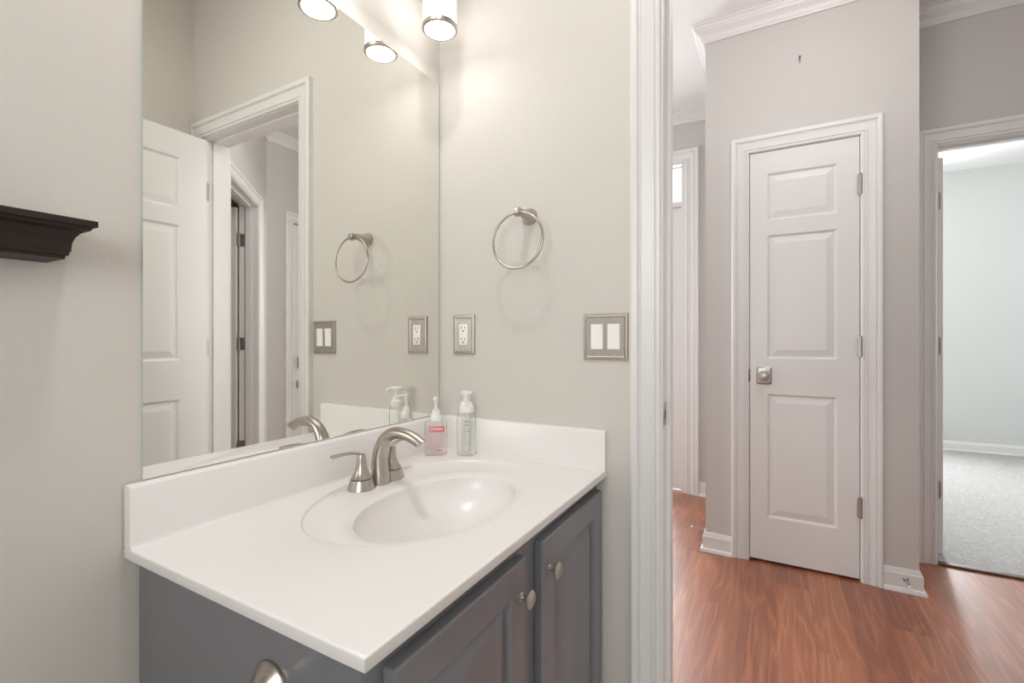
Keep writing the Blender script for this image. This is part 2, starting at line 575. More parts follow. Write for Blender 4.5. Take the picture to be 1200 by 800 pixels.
def crown(name, pts, zc, label):
    P = [Vector((x, y, zc)) for x, y in pts]
    dirs = [(b - a).normalized() for a, b in zip(P, P[1:])]
    nr = [Vector((-d.y, d.x, 0)) for d in dirs]
    offs = []
    for i in range(len(P)):
        if i == 0:
            offs.append(nr[0])
        elif i == len(P) - 1:
            offs.append(nr[-1])
        else:
            b = (nr[i - 1] + nr[i]).normalized()
            offs.append(b / b.dot(nr[i]))
    bm = bmesh.new()
    sweep(bm, CR, lambda k, d, z: P[k] + offs[k] * d + Vector((0, 0, z)), len(P))
    return struct(finish(name, bm, trim_white, ang=20), label, 'crown moulding')


# bathroom doorway
FBo = frame((0, 0, 0), (1, 0, 0), (0, -1, 0))
FBi = frame((0, 0.115, 0), (1, 0, 0), (0, 1, 0))
casing('trim_bath', FBo, 0.703, 1.410, DT + 0.004, 'white moulded casing around the bathroom doorway', clip=(0.0, XF - 0.001))
casing('trim_bath.001', FBi, 0.703, 1.410, DT + 0.004, 'white casing on the hall face of the bathroom doorway')
jb = jamb('trim_bath.002', FBo, 0.707, 1.405, DT, 0.115, (-0.040, -0.075), 'white jamb lining of the bathroom doorway')
# strike plate on the latch jamb
bm = bmesh.new()
box(bm, 0.7065, 0.7085, 0.006, 0.036, H - 0.222, H - 0.164, 0.0008)
box(bm, 0.7060, 0.7089, 0.012, 0.026, H - 0.208, H - 0.178)
sk = finish('strike_plate', bm, satin, jb)
bm = bmesh.new()
box(bm, 0.7080, 0.7092, 0.016, 0.024, H - 0.205, H - 0.181)
finish('latch_hole', bm, dark_void, sk)

# closet doorway
FC = frame((0, 1.40, 0), (1, 0, 0), (0, -1, 0))
casing('trim_closet', FC, 0.841, 1.297, 2.024, 'white moulded casing around the closed closet door', wd=0.077)
jamb('trim_closet.001', FC, 0.8445, 1.2935, 2.0225, 0.10, (-0.037, -0.06), 'white jamb lining of the closet door')
# bedroom doorway
FBd = frame((0, 1.79, 0), (1, 0, 0), (0, -1, 0))
casing('trim_bedroom', FBd, 1.645, 2.392, DT + 0.004, 'white casing around the open bedroom doorway', clip=(1.501, 2.474))
FBdi = frame((0, 1.905, 0), (1, 0, 0), (0, 1, 0))
casing('trim_bedroom.001', FBdi, 1.645, 2.392, DT + 0.004, 'white casing on the bedroom face of the bedroom doorway')
jbed = jamb('trim_bedroom.002', FBd, 1.652, 2.385, DT, 0.115, (-0.042, -0.078), 'white jamb lining of the bedroom doorway with three hinges')
# diagonal doorway
FAo = frame((1.458, 0, 0), (SQ, SQ, 0), (-SQ, SQ, 0))
FAi = frame((1.458 + 0.115 * SQ, -0.115 * SQ, 0), (SQ, SQ, 0), (SQ, -SQ, 0))
casing('trim_angled', FAo, 0.495, 1.165, DT + 0.004, 'white casing around the ajar diagonal doorway, seen in the mirror')
casing('trim_angled.001', FAi, 0.495, 1.165, DT + 0.004, 'white casing inside the dark side room')
jang = jamb('trim_angled.002', FAo, 0.50, 1.16, DT, 0.115, (-0.040, -0.074), 'white jamb lining of the diagonal doorway')
# hall end door
FRo = frame((2.475, 0, 0), (0, 1, 0), (-1, 0, 0))
casing('trim_linen', FRo, 1.244, 1.673, DT + 0.004, 'white casing around the narrow hall end door, seen in the mirror', clip=(1.02, 1.788))
jamb('trim_linen.001', FRo, 1.247, 1.670, DT, 0.10, (-0.037, -0.06), 'white jamb lining of the narrow hall end door')
# entry door casing
FEo = frame((0, 2.30, 0), (1, 0, 0), (0, -1, 0))
casing('trim_entry', FEo, -0.582, 0.400, 2.36, 'white casing around the glazed front door', wd=0.090)
# baseboards
baseboard('baseboard_closet', [(0.764, 1.40), (0.64, 1.40), (0.64, 2.30)], 'white baseboard wrapping the closet corner toward the entry')
bm_parts = baseboard('baseboard_closet.001', [(1.50, 1.79), (1.50, 1.40), (1.374, 1.40)], 'short white baseboard between the closet door and the bedroom doorway')
baseboard('baseboard_entry', [(0.64, 2.30), (0.490, 2.30)], 'short white baseboard beside the front door')
baseboard('baseboard_entry.001', [(-0.672, 2.30), (-2.3, 2.30)], 'white baseboard on the far side of the front door')
baseboard('baseboard_bedroom', [(5.2, 4.93), (1.50, 4.93)], 'white baseboard along the pale bedroom wall')
baseboard('baseboard_hall', [(-2.3, 0.115), (0.628, 0.115)], 'white baseboard on the hall face of the bathroom wall')
# crowns
crown('trim_crown', [(1.50, 1.79), (1.50, 1.40), (0.64, 1.40), (0.64, 2.30), (-2.3, 2.30)], HC, 'white crown moulding along the closet wall and the entry')
crown('trim_crown.001', [(2.475, 1.017), (2.475, 1.79), (1.50, 1.79)], HC, 'white crown moulding above the bedroom doorway')
crown('trim_crown.002', [(-2.3, 0.115), (1.573, 0.115), (2.475, 1.017)], HC, 'white crown moulding over the bathroom doorway and the diagonal wall')
# threshold strip
bm = bmesh.new()
box(bm, 1.653, 2.384, 1.775, 1.812, 0.0, 0.0105, 0.004)
struct(finish('trim_threshold', bm, strip_m), 'brown transition strip between wood floor and bedroom carpet', 'threshold')

# ------------------------------------------------------------------ doors


def door_leaf(wd, ht, t, panels):
    """leaf with moulded panels on both faces. Local: x 0..wd, y 0..t, z 0..ht"""
    bm = bmesh.new()
    xs = sorted({0, wd} | {p[0] for p in panels} | {p[1] for p in panels})
    zs = sorted({0, ht} | {p[2] for p in panels} | {p[3] for p in panels})
    loops = [(0.0, 0.0), (0.003, 0.002), (0.008, 0.0085), (0.012, 0.0095), (0.017, 0.0085), (0.040, 0.0025), (0.043, 0.002)]
    for side in (0, 1):
        def V(x, z, d):
            return bm.verts.new((x, d if side == 0 else t - d, z))
        for xa, xb in zip(xs, xs[1:]):
            for za, zb in zip(zs, zs[1:]):
                pan = any(abs(xa - p[0]) < 1e-6 and abs(xb - p[1]) < 1e-6 and za >= p[2] - 1e-6 and zb <= p[3] + 1e-6 for p in panels)
                if not pan:
                    bm.faces.new([V(xa, za, 0), V(xb, za, 0), V(xb, zb, 0), V(xa, zb, 0)])
        for xa, xb, za, zb in panels:
            prev = None
            for ins, dep in loops:
                cur = [V(xa + ins, za + ins, dep), V(xb - ins, za + ins, dep), V(xb - ins, zb - ins, dep), V(xa + ins, zb - ins, dep)]
                if prev:
                    for i in range(4):
                        j = (i + 1) % 4
                        bm.faces.new([prev[i], prev[j], cur[j], cur[i]])
                prev = cur
            bm.faces.new(prev)
    for q in (((0, 0, 0), (0, t, 0), (0, t, ht), (0, 0, ht)), ((wd, 0, 0), (wd, t, 0), (wd, t, ht), (wd, 0, ht)),
              ((0, 0, 0), (wd, 0, 0), (wd, t, 0), (0, t, 0)), ((0, 0, ht), (wd, 0, ht), (wd, t, ht), (0, t, ht))):
        bm.faces.new([bm.verts.new(p) for p in q])
    bmesh.ops.remove_doubles(bm, verts=bm.verts, dist=1e-5)
    return bm


def hinge_mesh(pin, d1, d2, zc, hh=0.089, lw=0.030, r=0.0055, lift=0.0):
    """butt hinge: barrel at pin (x, y), two leaves along d1 and d2"""
    bm = bmesh.new()
    for k in range(5):
        z0 = zc - hh / 2 + k * hh / 5
        lathe(bm, [(r, 0.0004), (r, hh / 5 - 0.0004)], (pin[0], pin[1], z0), n=14)
    lathe(bm, [(r * 0.7, 0), (r * 0.9, 0.002), (r * 0.4, 0.005)], (pin[0], pin[1], zc + hh / 2), n=12)
    for d in (d1, d2):
        if d is None:
            continue
        dv = Vector((d[0], d[1], 0)).normalized()
        nv = Vector((-dv.y, dv.x, 0))
        p0 = Vector((pin[0], pin[1], 0))
        ch = 0.006
        sh = [(0.003, -hh / 2), (lw - ch, -hh / 2), (lw - 0.0015, -hh / 2 + 0.0015), (lw, -hh / 2 + ch), (lw, hh / 2 - ch), (lw - 0.0015, hh / 2 - 0.0015), (lw - ch, hh / 2), (0.003, hh / 2)]
        A = [bm.verts.new(p0 + dv * a + nv * 0.0011 + Vector((0, 0, zc + z))) for a, z in sh]
        B = [bm.verts.new(p0 + dv * a - nv * 0.0011 + Vector((0, 0, zc + z))) for a, z in sh]
        bm.faces.new(A)
        bm.faces.new(list(reversed(B)))
        for i in range(len(sh)):
            j = (i + 1) % len(sh)
            bm.faces.new((A[i], A[j], B[j], B[i]))
        for sx, sz in ((0.55, -0.36), (0.55, 0.36), (0.45, 0.0), (0.72, 0.12)):
            for sgn in (1, -1):
                c = p0 + dv * (lw * sx) + nv * 0.0011 * sgn + Vector((0, 0, zc + sz * hh))
                lathe(bm, [(0.0032, 0), (0.0024, 0.0006)], c, tuple(nv * sgn), n=10)
    return bm


HZ = (H + 0.70, H - 0.035, H - 0.765)


def hinges(parent, pin, d1, d2, mat=hinge_m, zs=HZ):
    for z in zs:
        finish('hinge', hinge_mesh(pin, d1, d2, z), mat, parent)


def column_panels(x0, x1):
    return [(x0, x1, 0.2105, 0.818), (x0, x1, 0.992, 1.597), (x0, x1, 1.670, 1.900)]


def door_obj(name, wd, panels, M, label, ht=2.008, t=0.035, z0=0.012):
    bm = door_leaf(wd, ht, t, panels)
    bmesh.ops.transform(bm, matrix=M @ Matrix.Translation((0, 0, z0)), verts=bm.verts)
    return struct(finish(name, bm, door_white, smooth=False), label, 'door')


def TR(x, y, ang):
    return Matrix.Translation((x, y, 0)) @ Matrix.Rotation(ang, 4, 'Z')


def knob_square(parent, c, n, t, s=1.0):
    """door knob with a square rose; c on the door face, n outward, t along the door"""
    n, t = Vector(n), Vector(t)
    c = Vector(c)
    ro = bmesh.new()
    R = 0.032 * s
    rows = []
    for d, r in ((0, R), (0.004, R), (0.0065, R * 0.93), (0.008, R * 0.80)):
        ring = []
        k = 8
        for side in range(4):
            for i in range(k):
                f = -1 + 2 * i / k
                bulge = 0.07 * (1 - f * f)
                a, b = ((f, -1 - bulge), (1 + bulge, f), (-f, 1 + bulge), (-1 - bulge, -f))[side]
                ring.append(ro.verts.new(c + n * d + t * (a * r) + Vector((0, 0, b * r * 1.28))))
        rows.append(ring)
    for A, B in zip(rows, rows[1:]):
        for i in range(len(A)):
            j = (i + 1) % len(A)
            ro.faces.new((A[i], A[j], B[j], B[i]))
    ro.faces.new(rows[-1])
    ro.faces.new(rows[0])
    plate = finish('rosette', ro, satin, parent)
    kb = bmesh.new()
    lathe(kb, [(0.012, 0.0), (0.011, 0.018), (0.013, 0.024), (0.021, 0.032), (0.0255, 0.042), (0.0255, 0.050), (0.022, 0.057), (0.013, 0.061), (0.001, 0.062)],
          c + n * 0.007, tuple(n), n=28)
    finish('knob', kb, satin, plate)


# closet door (closed), hinges on the right, knob on the left
d1 = door_obj('door_1', 0.444, column_panels(0.076, 0.360), TR(0.847, 1.4015, 0), 'closed white closet door with one column of three raised panels')
for hz in HZ:
    finish('hinge', hinge_mesh((1.2935, 1.3925), (0, 1), (-1, 0), hz, lw=0.012, r=0.0078), satin, d1)
knob_square(d1, (0.909, 1.4015, H - 0.180), (0, -1, 0), (1, 0, 0))
bm = bmesh.new()
box(bm, 0.8385, 0.8478, 1.3985, 1.4015, H - 0.212, H - 0.150, 0.001)
finish('strike_plate', bm, nickel_dk, d1)

# bathroom door, swung 90 degrees into the bathroom
wD = 0.690
two = column_panels(0.112, 0.297) + column_panels(0.386, 0.571)
d2 = door_obj('door_2', wD, two, TR(1.4015, -0.006, -pi / 2) @ Matrix.Translation((0, -0.035, 0)), 'open white six panel bathroom door against the far wall, seen in the mirror', ht=2.016)
hinges(d2, (1.4030, -0.006), (0, 1), None)
knob_square(d2, (1.3665, -0.63, 0.92), (-1, 0, 0), (0, 1, 0))
knob_square(d2, (1.4015, -0.63, 0.92), (1, 0, 0), (0, 1, 0))

# bedroom door, swung 90 degrees into the bedroom
d3 = door_obj('door_3', 0.72, column_panels(0.112, 0.310) + column_panels(0.410, 0.608), TR(1.664, 1.917, pi / 2) @ Matrix.Translation((0, -0.036, 0)), 'white bedroom door swung open into the bedroom, only its hinged edge showing past the jamb')
hinges(d3, (1.6600, 1.9140), (1, 0), None)

# side room door behind the diagonal doorway
pin = FAo(1.158, 0, -0.119)
ang = radians(-45 + 4)
M = Matrix.Translation((pin.x, pin.y, 0)) @ Matrix.Rotation(ang, 4, 'Z') @ Matrix.Translation((0.004, -0.048, 0))
d4 = door_obj('door_4', 0.65, column_panels(0.112, 0.285) + column_panels(0.365, 0.538), M, 'white door ajar into the dark side room, only its hinge edge seen in the mirror')
for hz in HZ:
    finish('hinge', hinge_mesh((pin.x, pin.y), (-SQ, SQ), (-SQ, -SQ), hz, lw=0.036), hinge_m, d4)

# hall end door
d5 = door_obj('door_5', 0.417, column_panels(0.076, 0.341), TR(2.4765, 1.667, -pi / 2), 'closed narrow white door at the hall end, seen in the mirror', ht=2.02)
knob_square(d5, (2.4765, 1.305, H - 0.37), (-1, 0, 0), (0, 1, 0), 0.8)
bm = bmesh.new()
box(bm, 2.458, 2.477, 1.290, 1.318, H - 0.245, H - 0.150, 0.003)
lathe(bm, [(0.008, 0), (0.007, 0.02), (0.012, 0.026), (0.010, 0.034), (0.001, 0.036)], (2.460, 1.304, H - 0.20), (-1, 0, 0), n=16)
finish('latch', bm, nickel_dk, d5)

# front door: full glass lite, transom above
bm = bmesh.new()
FD = (2.335, 2.380)
for x0, x1, z0, z1 in ((-0.556, -0.45, 0.015, 2.050), (0.262, 0.3665, 0.015, 2.050), (-0.45, 0.262, 0.015, 0.24), (-0.45, 0.262, 1.93, 2.050)):
    box(bm, x0, x1, FD[0], FD[1], z0, z1)
d6 = struct(finish('door_6', bm, door_white, smooth=False), 'white glazed front door, only its latch stile peeking past the casing', 'door')
bm = bmesh.new()
box(bm, -0.45, 0.262, 2.352, 2.362, 0.24, 1.93)
finish('glass_pane', bm, window_glass, d6)
bm = bmesh.new()
for x0, x1, z0, z1 in ((-0.60, -0.558, 0, 2.372), (0.372, 0.411, 0, 2.372), (-0.558, 0.372, 2.352, 2.372), (-0.558, 0.372, 2.052, 2.086)):
    box(bm, x0, x1, 2.302, 2.438, z0, z1)
box(bm, 0.358, 0.372, 2.383, 2.405, 0, 2.052)
for z0, z1 in ((2.086, 2.094), (2.344, 2.352)):
    box(bm, -0.558, 0.372, 2.36, 2.40, z0, z1)
w1 = struct(finish('window_1', bm, trim_white, smooth=False), 'white frame of the front door with a bright transom window', 'window')
bm = bmesh.new()
box(bm, -0.558, 0.372, 2.376, 2.384, 2.094, 2.344)
finish('glass_pane', bm, window_glass, w1)

# windows out of the photograph's view letting daylight in; hall and bath ones are added for fill


def window(name, F, a0, a1, z0, z1, thick, label):
    bm = bmesh.new()

    def blk(A0, A1, Z0, Z1, p0, p1):
        vs = [bm.verts.new(F(a, z, p)) for a, z, p in ((A0, Z0, p0), (A1, Z0, p0), (A1, Z0, p1), (A0, Z0, p1), (A0, Z1, p0), (A1, Z1, p0), (A1, Z1, p1), (A0, Z1, p1))]
        for q in ((3, 2, 1, 0), (4, 5, 6, 7), (0, 1, 5, 4), (1, 2, 6, 5), (2, 3, 7, 6), (3, 0, 4, 7)):
            bm.faces.new([vs[i] for i in q])
    t = 0.045
    blk(a0, a0 + t, z0, z1, 0.0, -thick)
    blk(a1 - t, a1, z0, z1, 0.0, -thick)
    blk(a0 + t, a1 - t, z0, z0 + t, 0.0, -thick)
    blk(a0 + t, a1 - t, z1 - t, z1, 0.0, -thick)
    zm = (z0 + z1) / 2
    blk(a0 + t, a1 - t, zm - 0.02, zm + 0.02, -0.05, -0.09)
    o = struct(finish(name, bm, trim_white, smooth=False), label, 'window')
    bm = bmesh.new()
    vs = [bm.verts.new(F(a, z, -0.07)) for a, z in ((a0 + t, z0 + t), (a1 - t, z0 + t), (a1 - t, z1 - t), (a0 + t, z1 - t))]
    bm.faces.new(vs)
    finish('glass_pane', bm, window_glass, o)


window('added_window_2', FL, 0.55, 1.85, 0.85, 2.25, 0.12, 'added window in the end wall of the hall for fill light')
window('window_3', FBw, 0.8, 2.6, 0.75, 2.3, 0.12, 'daylight window of the bedroom')
window('window_4', FBb, 0.12, 0.80, 0.85, 2.3, 0.10, 'bedroom window hidden behind the doorway jamb')
window('added_window_5', FBk, 0.56, 1.41, 0.95, 1.90, 0.10, 'added small bathroom window behind the viewer for fill light')
bm = bmesh.new()
box(bm, -14, 14, 5.6, 26, -0.5, -0.3)
struct(finish('ground_lawn', bm, lawn_m, smooth=False), 'lawn outside the front door', 'ground')

# ------------------------------------------------------------------ vanity: top, cabinet
ZT = H - 0.351                 # counter top
TOPX, TOPY = 0.562, -0.858
bm = bmesh.new()
NA = 144
oc, oa, ob = (0.270, -0.376), 0.219, 0.302       # recessed oval
bc, ba, bb_ = (0.316, -0.402), 0.146, 0.216      # bowl rim
angs = [2 * pi * i / NA for i in range(NA)]
# make sure the four corners are vertices
corner_dirs = [math.atan2(y - oc[1], x - oc[0]) % (2 * pi) for x, y in ((TOPX, 0.0), (0.0, 0.0), (0.0, TOPY), (TOPX, TOPY))]
for cd in corner_dirs:
    k = min(range(NA), key=lambda i: abs(angs[i] - cd))
    angs[k] = cd


def rect_hit(a, ins=0.0):
    dx, dy = cos(a), sin(a)
    t = 1e9
    if dx > 1e-9:
        t = min(t, (TOPX - ins - oc[0]) / dx)
    if dx < -1e-9:
        t = min(t, (0.0 + ins - oc[0]) / dx)
    if dy > 1e-9:
        t = min(t, (0.0 - ins - oc[1]) / dy)
    if dy < -1e-9:
        t = min(t, (TOPY + ins - oc[1]) / dy)
    return oc[0] + dx * t, oc[1] + dy * t


def ell_hit(c, a, b, ang):
    """point of the ellipse in direction ang"""
    r = 1 / sqrt((cos(ang) / a) ** 2 + (sin(ang) / b) ** 2)
    return c[0] + cos(ang) * r, c[1] + sin(ang) * r


RDROP = 0.0052
rings = []
BD = 0.112
for s in [0.09, 0.16, 0.26, 0.38, 0.50, 0.62, 0.72, 0.80, 0.87, 0.92, 0.955, 0.98]:
    z = -BD * (1 - s ** 2.6) ** 0.62 - RDROP - 0.009
    cx_ = bc[0] + (1 - s) * 0.006
    rings.append([(*ell_hit((cx_, bc[1]), ba * s, bb_ * s, a), z) for a in angs])


def fade(a):
    """the moulded rim is crisp behind the basin and runs out toward the front edge"""
    t = min(max((cos(a) + 0.15) / 0.7, 0), 1)
    return 1 - 0.9 * (t * t * (3 - 2 * t))


for s, z in ((0.99, -0.0078), (1.01, -0.0058), (1.035, -0.0038), (1.065, -0.0021), (1.10, -0.0009), (1.14, -0.0002), (1.19, 0)):
    rings.append([(*ell_hit(bc, ba * s, bb_ * s, a), z - RDROP * fade(a)) for a in angs])
for s, z in ((0.990, 1.0), (0.995, 0.88), (1.0, 0.45), (1.005, 0.10), (1.010, 0)):
    rings.append([(*ell_hit(oc, oa * s, ob * s, a), -RDROP * fade(a) * z) for a in angs])
for ins, z in ((0.004, 0), (0.0025, -0.0001), (0.0010, -0.0006), (0.0, -0.0022), (0.0, -0.0028), (0.0, -0.0165), (0.0008, -0.018), (0.03, -0.018)):
    rings.append([(*rect_hit(a, ins), z) for a in angs])
# underside of the slab and of the bowl, so that the top is a closed solid
for s, z in ((1.12, -0.018), (1.08, -0.035)):
    rings.append([(*ell_hit(bc, ba * s, bb_ * s, a), z) for a in angs])
for s in (1.0, 0.9, 0.75, 0.55, 0.35, 0.15):
    rings.append([(*ell_hit(bc, (ba + 0.008) * s, (bb_ + 0.008) * s, a), -(BD + 0.02) * (1 - s ** 2.6) ** 0.62 - 0.035) for a in angs])
R = [[bm.verts.new((x, y, ZT + z)) for x, y, z in r] for r in rings]
for A, B in zip(R, R[1:]):
    for i in range(NA):
        j = (i + 1) % NA
        bm.faces.new((A[i], A[j], B[j], B[i]))
bm.faces.new(R[0])
bm.faces.new(R[-1])
vt = finish('countertop', bm, marble, ang=40)
tag(vt, 'glossy white vanity countertop with a moulded oval sink basin', 'countertop')
# backsplash with a cove, returning along the door wall
SPH, SPT = 0.105, 0.020
prof = [(0, 0.0), (0, SPH), (SPT - 0.006, SPH), (SPT - 0.002, SPH - 0.0015), (SPT, SPH - 0.005), (SPT, 0.010), (SPT + 0.001, 0.005), (SPT + 0.0035, 0.0014), (SPT + 0.006, 0.0004), (SPT + 0.006, 0.0)]
bm = bmesh.new()
sweep(bm, prof, lambda k, d, z: Vector((d - 0.001, (TOPY + 0.0005, -0.0005)[k], ZT + z)), 2)
finish('backsplash', bm, marble, vt, ang=40)
prof2 = [(0.0, 0.0), (0.0, SPH), (0.013, SPH), (0.0165, SPH - 0.0015), (0.018, SPH - 0.005), (0.018, 0.003), (0.0186, 0.001), (0.020, 0.0002), (0.020, 0)]
bm = bmesh.new()
sweep(bm, prof2, lambda k, d, z: Vector(((SPT, 0.561)[k], -d, ZT + z)), 2)
finish('side_splash', bm, marble, vt, ang=40)
bm = bmesh.new()
lathe(bm, [(0.0215, 0.0), (0.0215, 0.002), (0.018, 0.0032), (0.014, 0.0025), (0.0135, 0.001)], (bc[0] + 0.006, bc[1], ZT - BD - RDROP - 0.0085), n=28)
lathe(bm, [(0.012, 0), (0.012, 0.004), (0.009, 0.0055), (0.001, 0.006)], (bc[0] + 0.006, bc[1], ZT - BD - RDROP - 0.0085), n=24)
finish('drain', bm, nickel, vt)

# cabinet
CX, CY0, CY1, CT = 0.532, -0.836, -0.004, H - 0.3695
cab = empty('vanity_cabinet', (0.0, -0.42, 0.0), 'charcoal grey vanity cabinet with two raised panel doors under the white top', 'cabinet')


def part(name, bm, mat, parent, **kw):
    o = finish(name, bm, mat, None, **kw)
    o.parent = parent
    if parent is not None:
        o.matrix_parent_inverse = Matrix.Translation(-Vector(parent.location)) if parent.type == 'EMPTY' else Matrix()
    return o


bm = bmesh.new()
box(bm, 0.0, CX - 0.0195, CY0, CY0 + 0.016, 0.0, CT)
box(bm, 0.0, CX - 0.0195, CY1 - 0.016, CY1, 0.0, CT)
box(bm, 0.0, CX - 0.02, CY0 + 0.016, CY1 - 0.016, 0.10, 0.116)
box(bm, 0.0, 0.008, CY0 + 0.016, CY1 - 0.016, 0.116, CT)
part('carcass', bm, cab_grey, cab, smooth=False)
bm = bmesh.new()
FX0 = CX - 0.0194
for y0, y1, z0, z1 in ((CY0, CY0 + 0.05, 0.10, CT), (-0.472, -0.362, 0.10, CT), (CY1 - 0.04, CY1, 0.10, CT),
                       (CY0 + 0.05, -0.472, CT - 0.06, CT), (-0.362, CY1 - 0.04, CT - 0.06, CT), (CY0 + 0.05, -0.472, 0.10, 0.15), (-0.362, CY1 - 0.04, 0.10, 0.15)):
    box(bm, FX0, CX, y0, y1, z0, z1)
box(bm, FX0 - 0.05, FX0 - 0.035, CY0 + 0.016, CY1 - 0.016, 0.0, 0.10)
part('face_frame', bm, cab_grey, cab, smooth=False)


def cab_door(y0, y1, z0, z1, label_knob_y):
    t = 0.0185
    bm = bmesh.new()
    fr = 0.056
    loops = [(0.0, t - 0.0), (0.0, 0.005), (0.0012, 0.002), (0.005, 0.0), (fr, 0.0), (fr + 0.002, 0.002), (fr + 0.005, 0.0100), (fr + 0.012, 0.0108), (fr + 0.015, 0.0095), (fr + 0.034, 0.0014), (fr + 0.037, 0.0006)]
    prev = None
    x1 = CX + 0.0008 + t
    for ins, dep in loops:
        cur = [bm.verts.new((x1 - dep, y0 + ins, z0 + ins)), bm.verts.new((x1 - dep, y1 - ins, z0 + ins)), bm.verts.new((x1 - dep, y1 - ins, z1 - ins)), bm.verts.new((x1 - dep, y0 + ins, z1 - ins))]
        if prev:
            for i in range(4):
                j = (i + 1) % 4
                bm.faces.new((prev[i], prev[j], cur[j], cur[i]))
        else:
            bm.faces.new(cur)
        prev = cur
    bm.faces.new(prev)
    d = part('door', bm, cab_grey, cab, ang=25)
    kb = bmesh.new()
    lathe(kb, [(0.0085, 0), (0.0085, 0.0015), (0.0055, 0.004), (0.0045, 0.010), (0.006, 0.014), (0.0140, 0.0175), (0.0165, 0.0195), (0.0165, 0.0215), (0.0145, 0.0235), (0.0135, 0.0232), (0.0095, 0.0258), (0.001, 0.027)],
          (x1, label_knob_y, H - 0.470), (1, 0, 0), n=32)
    k = finish('knob', kb, nickel)
    k.parent = d
    k.matrix_parent_inverse = d.matrix_world.inverted() if False else Matrix()
    k.matrix_parent_inverse = Matrix()
    return d


DZ1 = H - 0.404
dl = cab_door(-0.800, -0.453, 0.125, DZ1, -0.474)
dr = cab_door(-0.381, -0.016, 0.125, DZ1, -0.352)

# toilet paper post on the cabinet side
TPX, TPZ = 0.366, H - 0.467
tp = empty('toilet_paper_holder', (TPX, CY0, TPZ), 'brushed nickel toilet paper holder post on the grey cabinet side', 'toilet paper holder')
PROF = [(0.0275, 0.0), (0.0275, 0.003), (0.0265, 0.0055), (0.0215, 0.011), (0.0160, 0.019), (0.0122, 0.030), (0.0105, 0.042), (0.0100, 0.055), (0.0098, 0.066)]
for px in (TPX, TPX + 0.136):
    bm = bmesh.new()
    lathe(bm, [(r * 1.3, h) for r, h in PROF] + [(0.0105, 0.070), (0.001, 0.071)], (px, CY0, TPZ), (0, -1, 0), n=32)
    part('post', bm, nickel, tp)
bm = bmesh.new()
cyl(bm, (TPX + 0.008, CY0 - 0.058, TPZ), (TPX + 0.128, CY0 - 0.058, TPZ), 0.0085, 18)
part('roller', bm, nickel, tp)

# ------------------------------------------------------------------ faucet
FY, FXc = -0.374, 0.104
ZD = ZT - RDROP + 0.0004
fc = empty('faucet', (FXc, FY, ZD), 'brushed nickel two handle faucet behind the sink basin', 'faucet')
bm = bmesh.new()
lathe(bm, [(0.0240, 0.0), (0.0240, 0.002), (0.0228, 0.020), (0.0222, 0.025), (0.019, 0.0262)], (FXc, FY, ZD), n=32, sx=1.0, sy=1.0)
part('spout_base', bm, nickel, fc)
# spout: rises, arches over toward the basin
path, rad, fl = [], [], []
ctrl = [(0.000, 0.022), (-0.002, 0.045), (-0.001, 0.070), (0.007, 0.095), (0.022, 0.115), (0.044, 0.127), (0.068, 0.129), (0.092, 0.1260), (0.113, 0.1190), (0.128, 0.1115)]
rr = [0.0215, 0.0205, 0.0190, 0.0172, 0.0156, 0.0145, 0.0138, 0.0134, 0.0132, 0.0130]
from itertools import product


def cat(P, n=5):
    out = []
    for i in range(len(P) - 1):
        p0, p1, p2, p3 = P[max(i - 1, 0)], P[i], P[i + 1], P[min(i + 2, len(P) - 1)]
        for k in range(n):
            t = k / n
            out.append(tuple(0.5 * ((2 * b) + (-a + c) * t + (2 * a - 5 * b + 4 * c - d) * t * t + (-a + 3 * b - 3 * c + d) * t ** 3) for a, b, c, d in zip(p0, p1, p2, p3)))
    out.append(tuple(P[-1]))
    return out


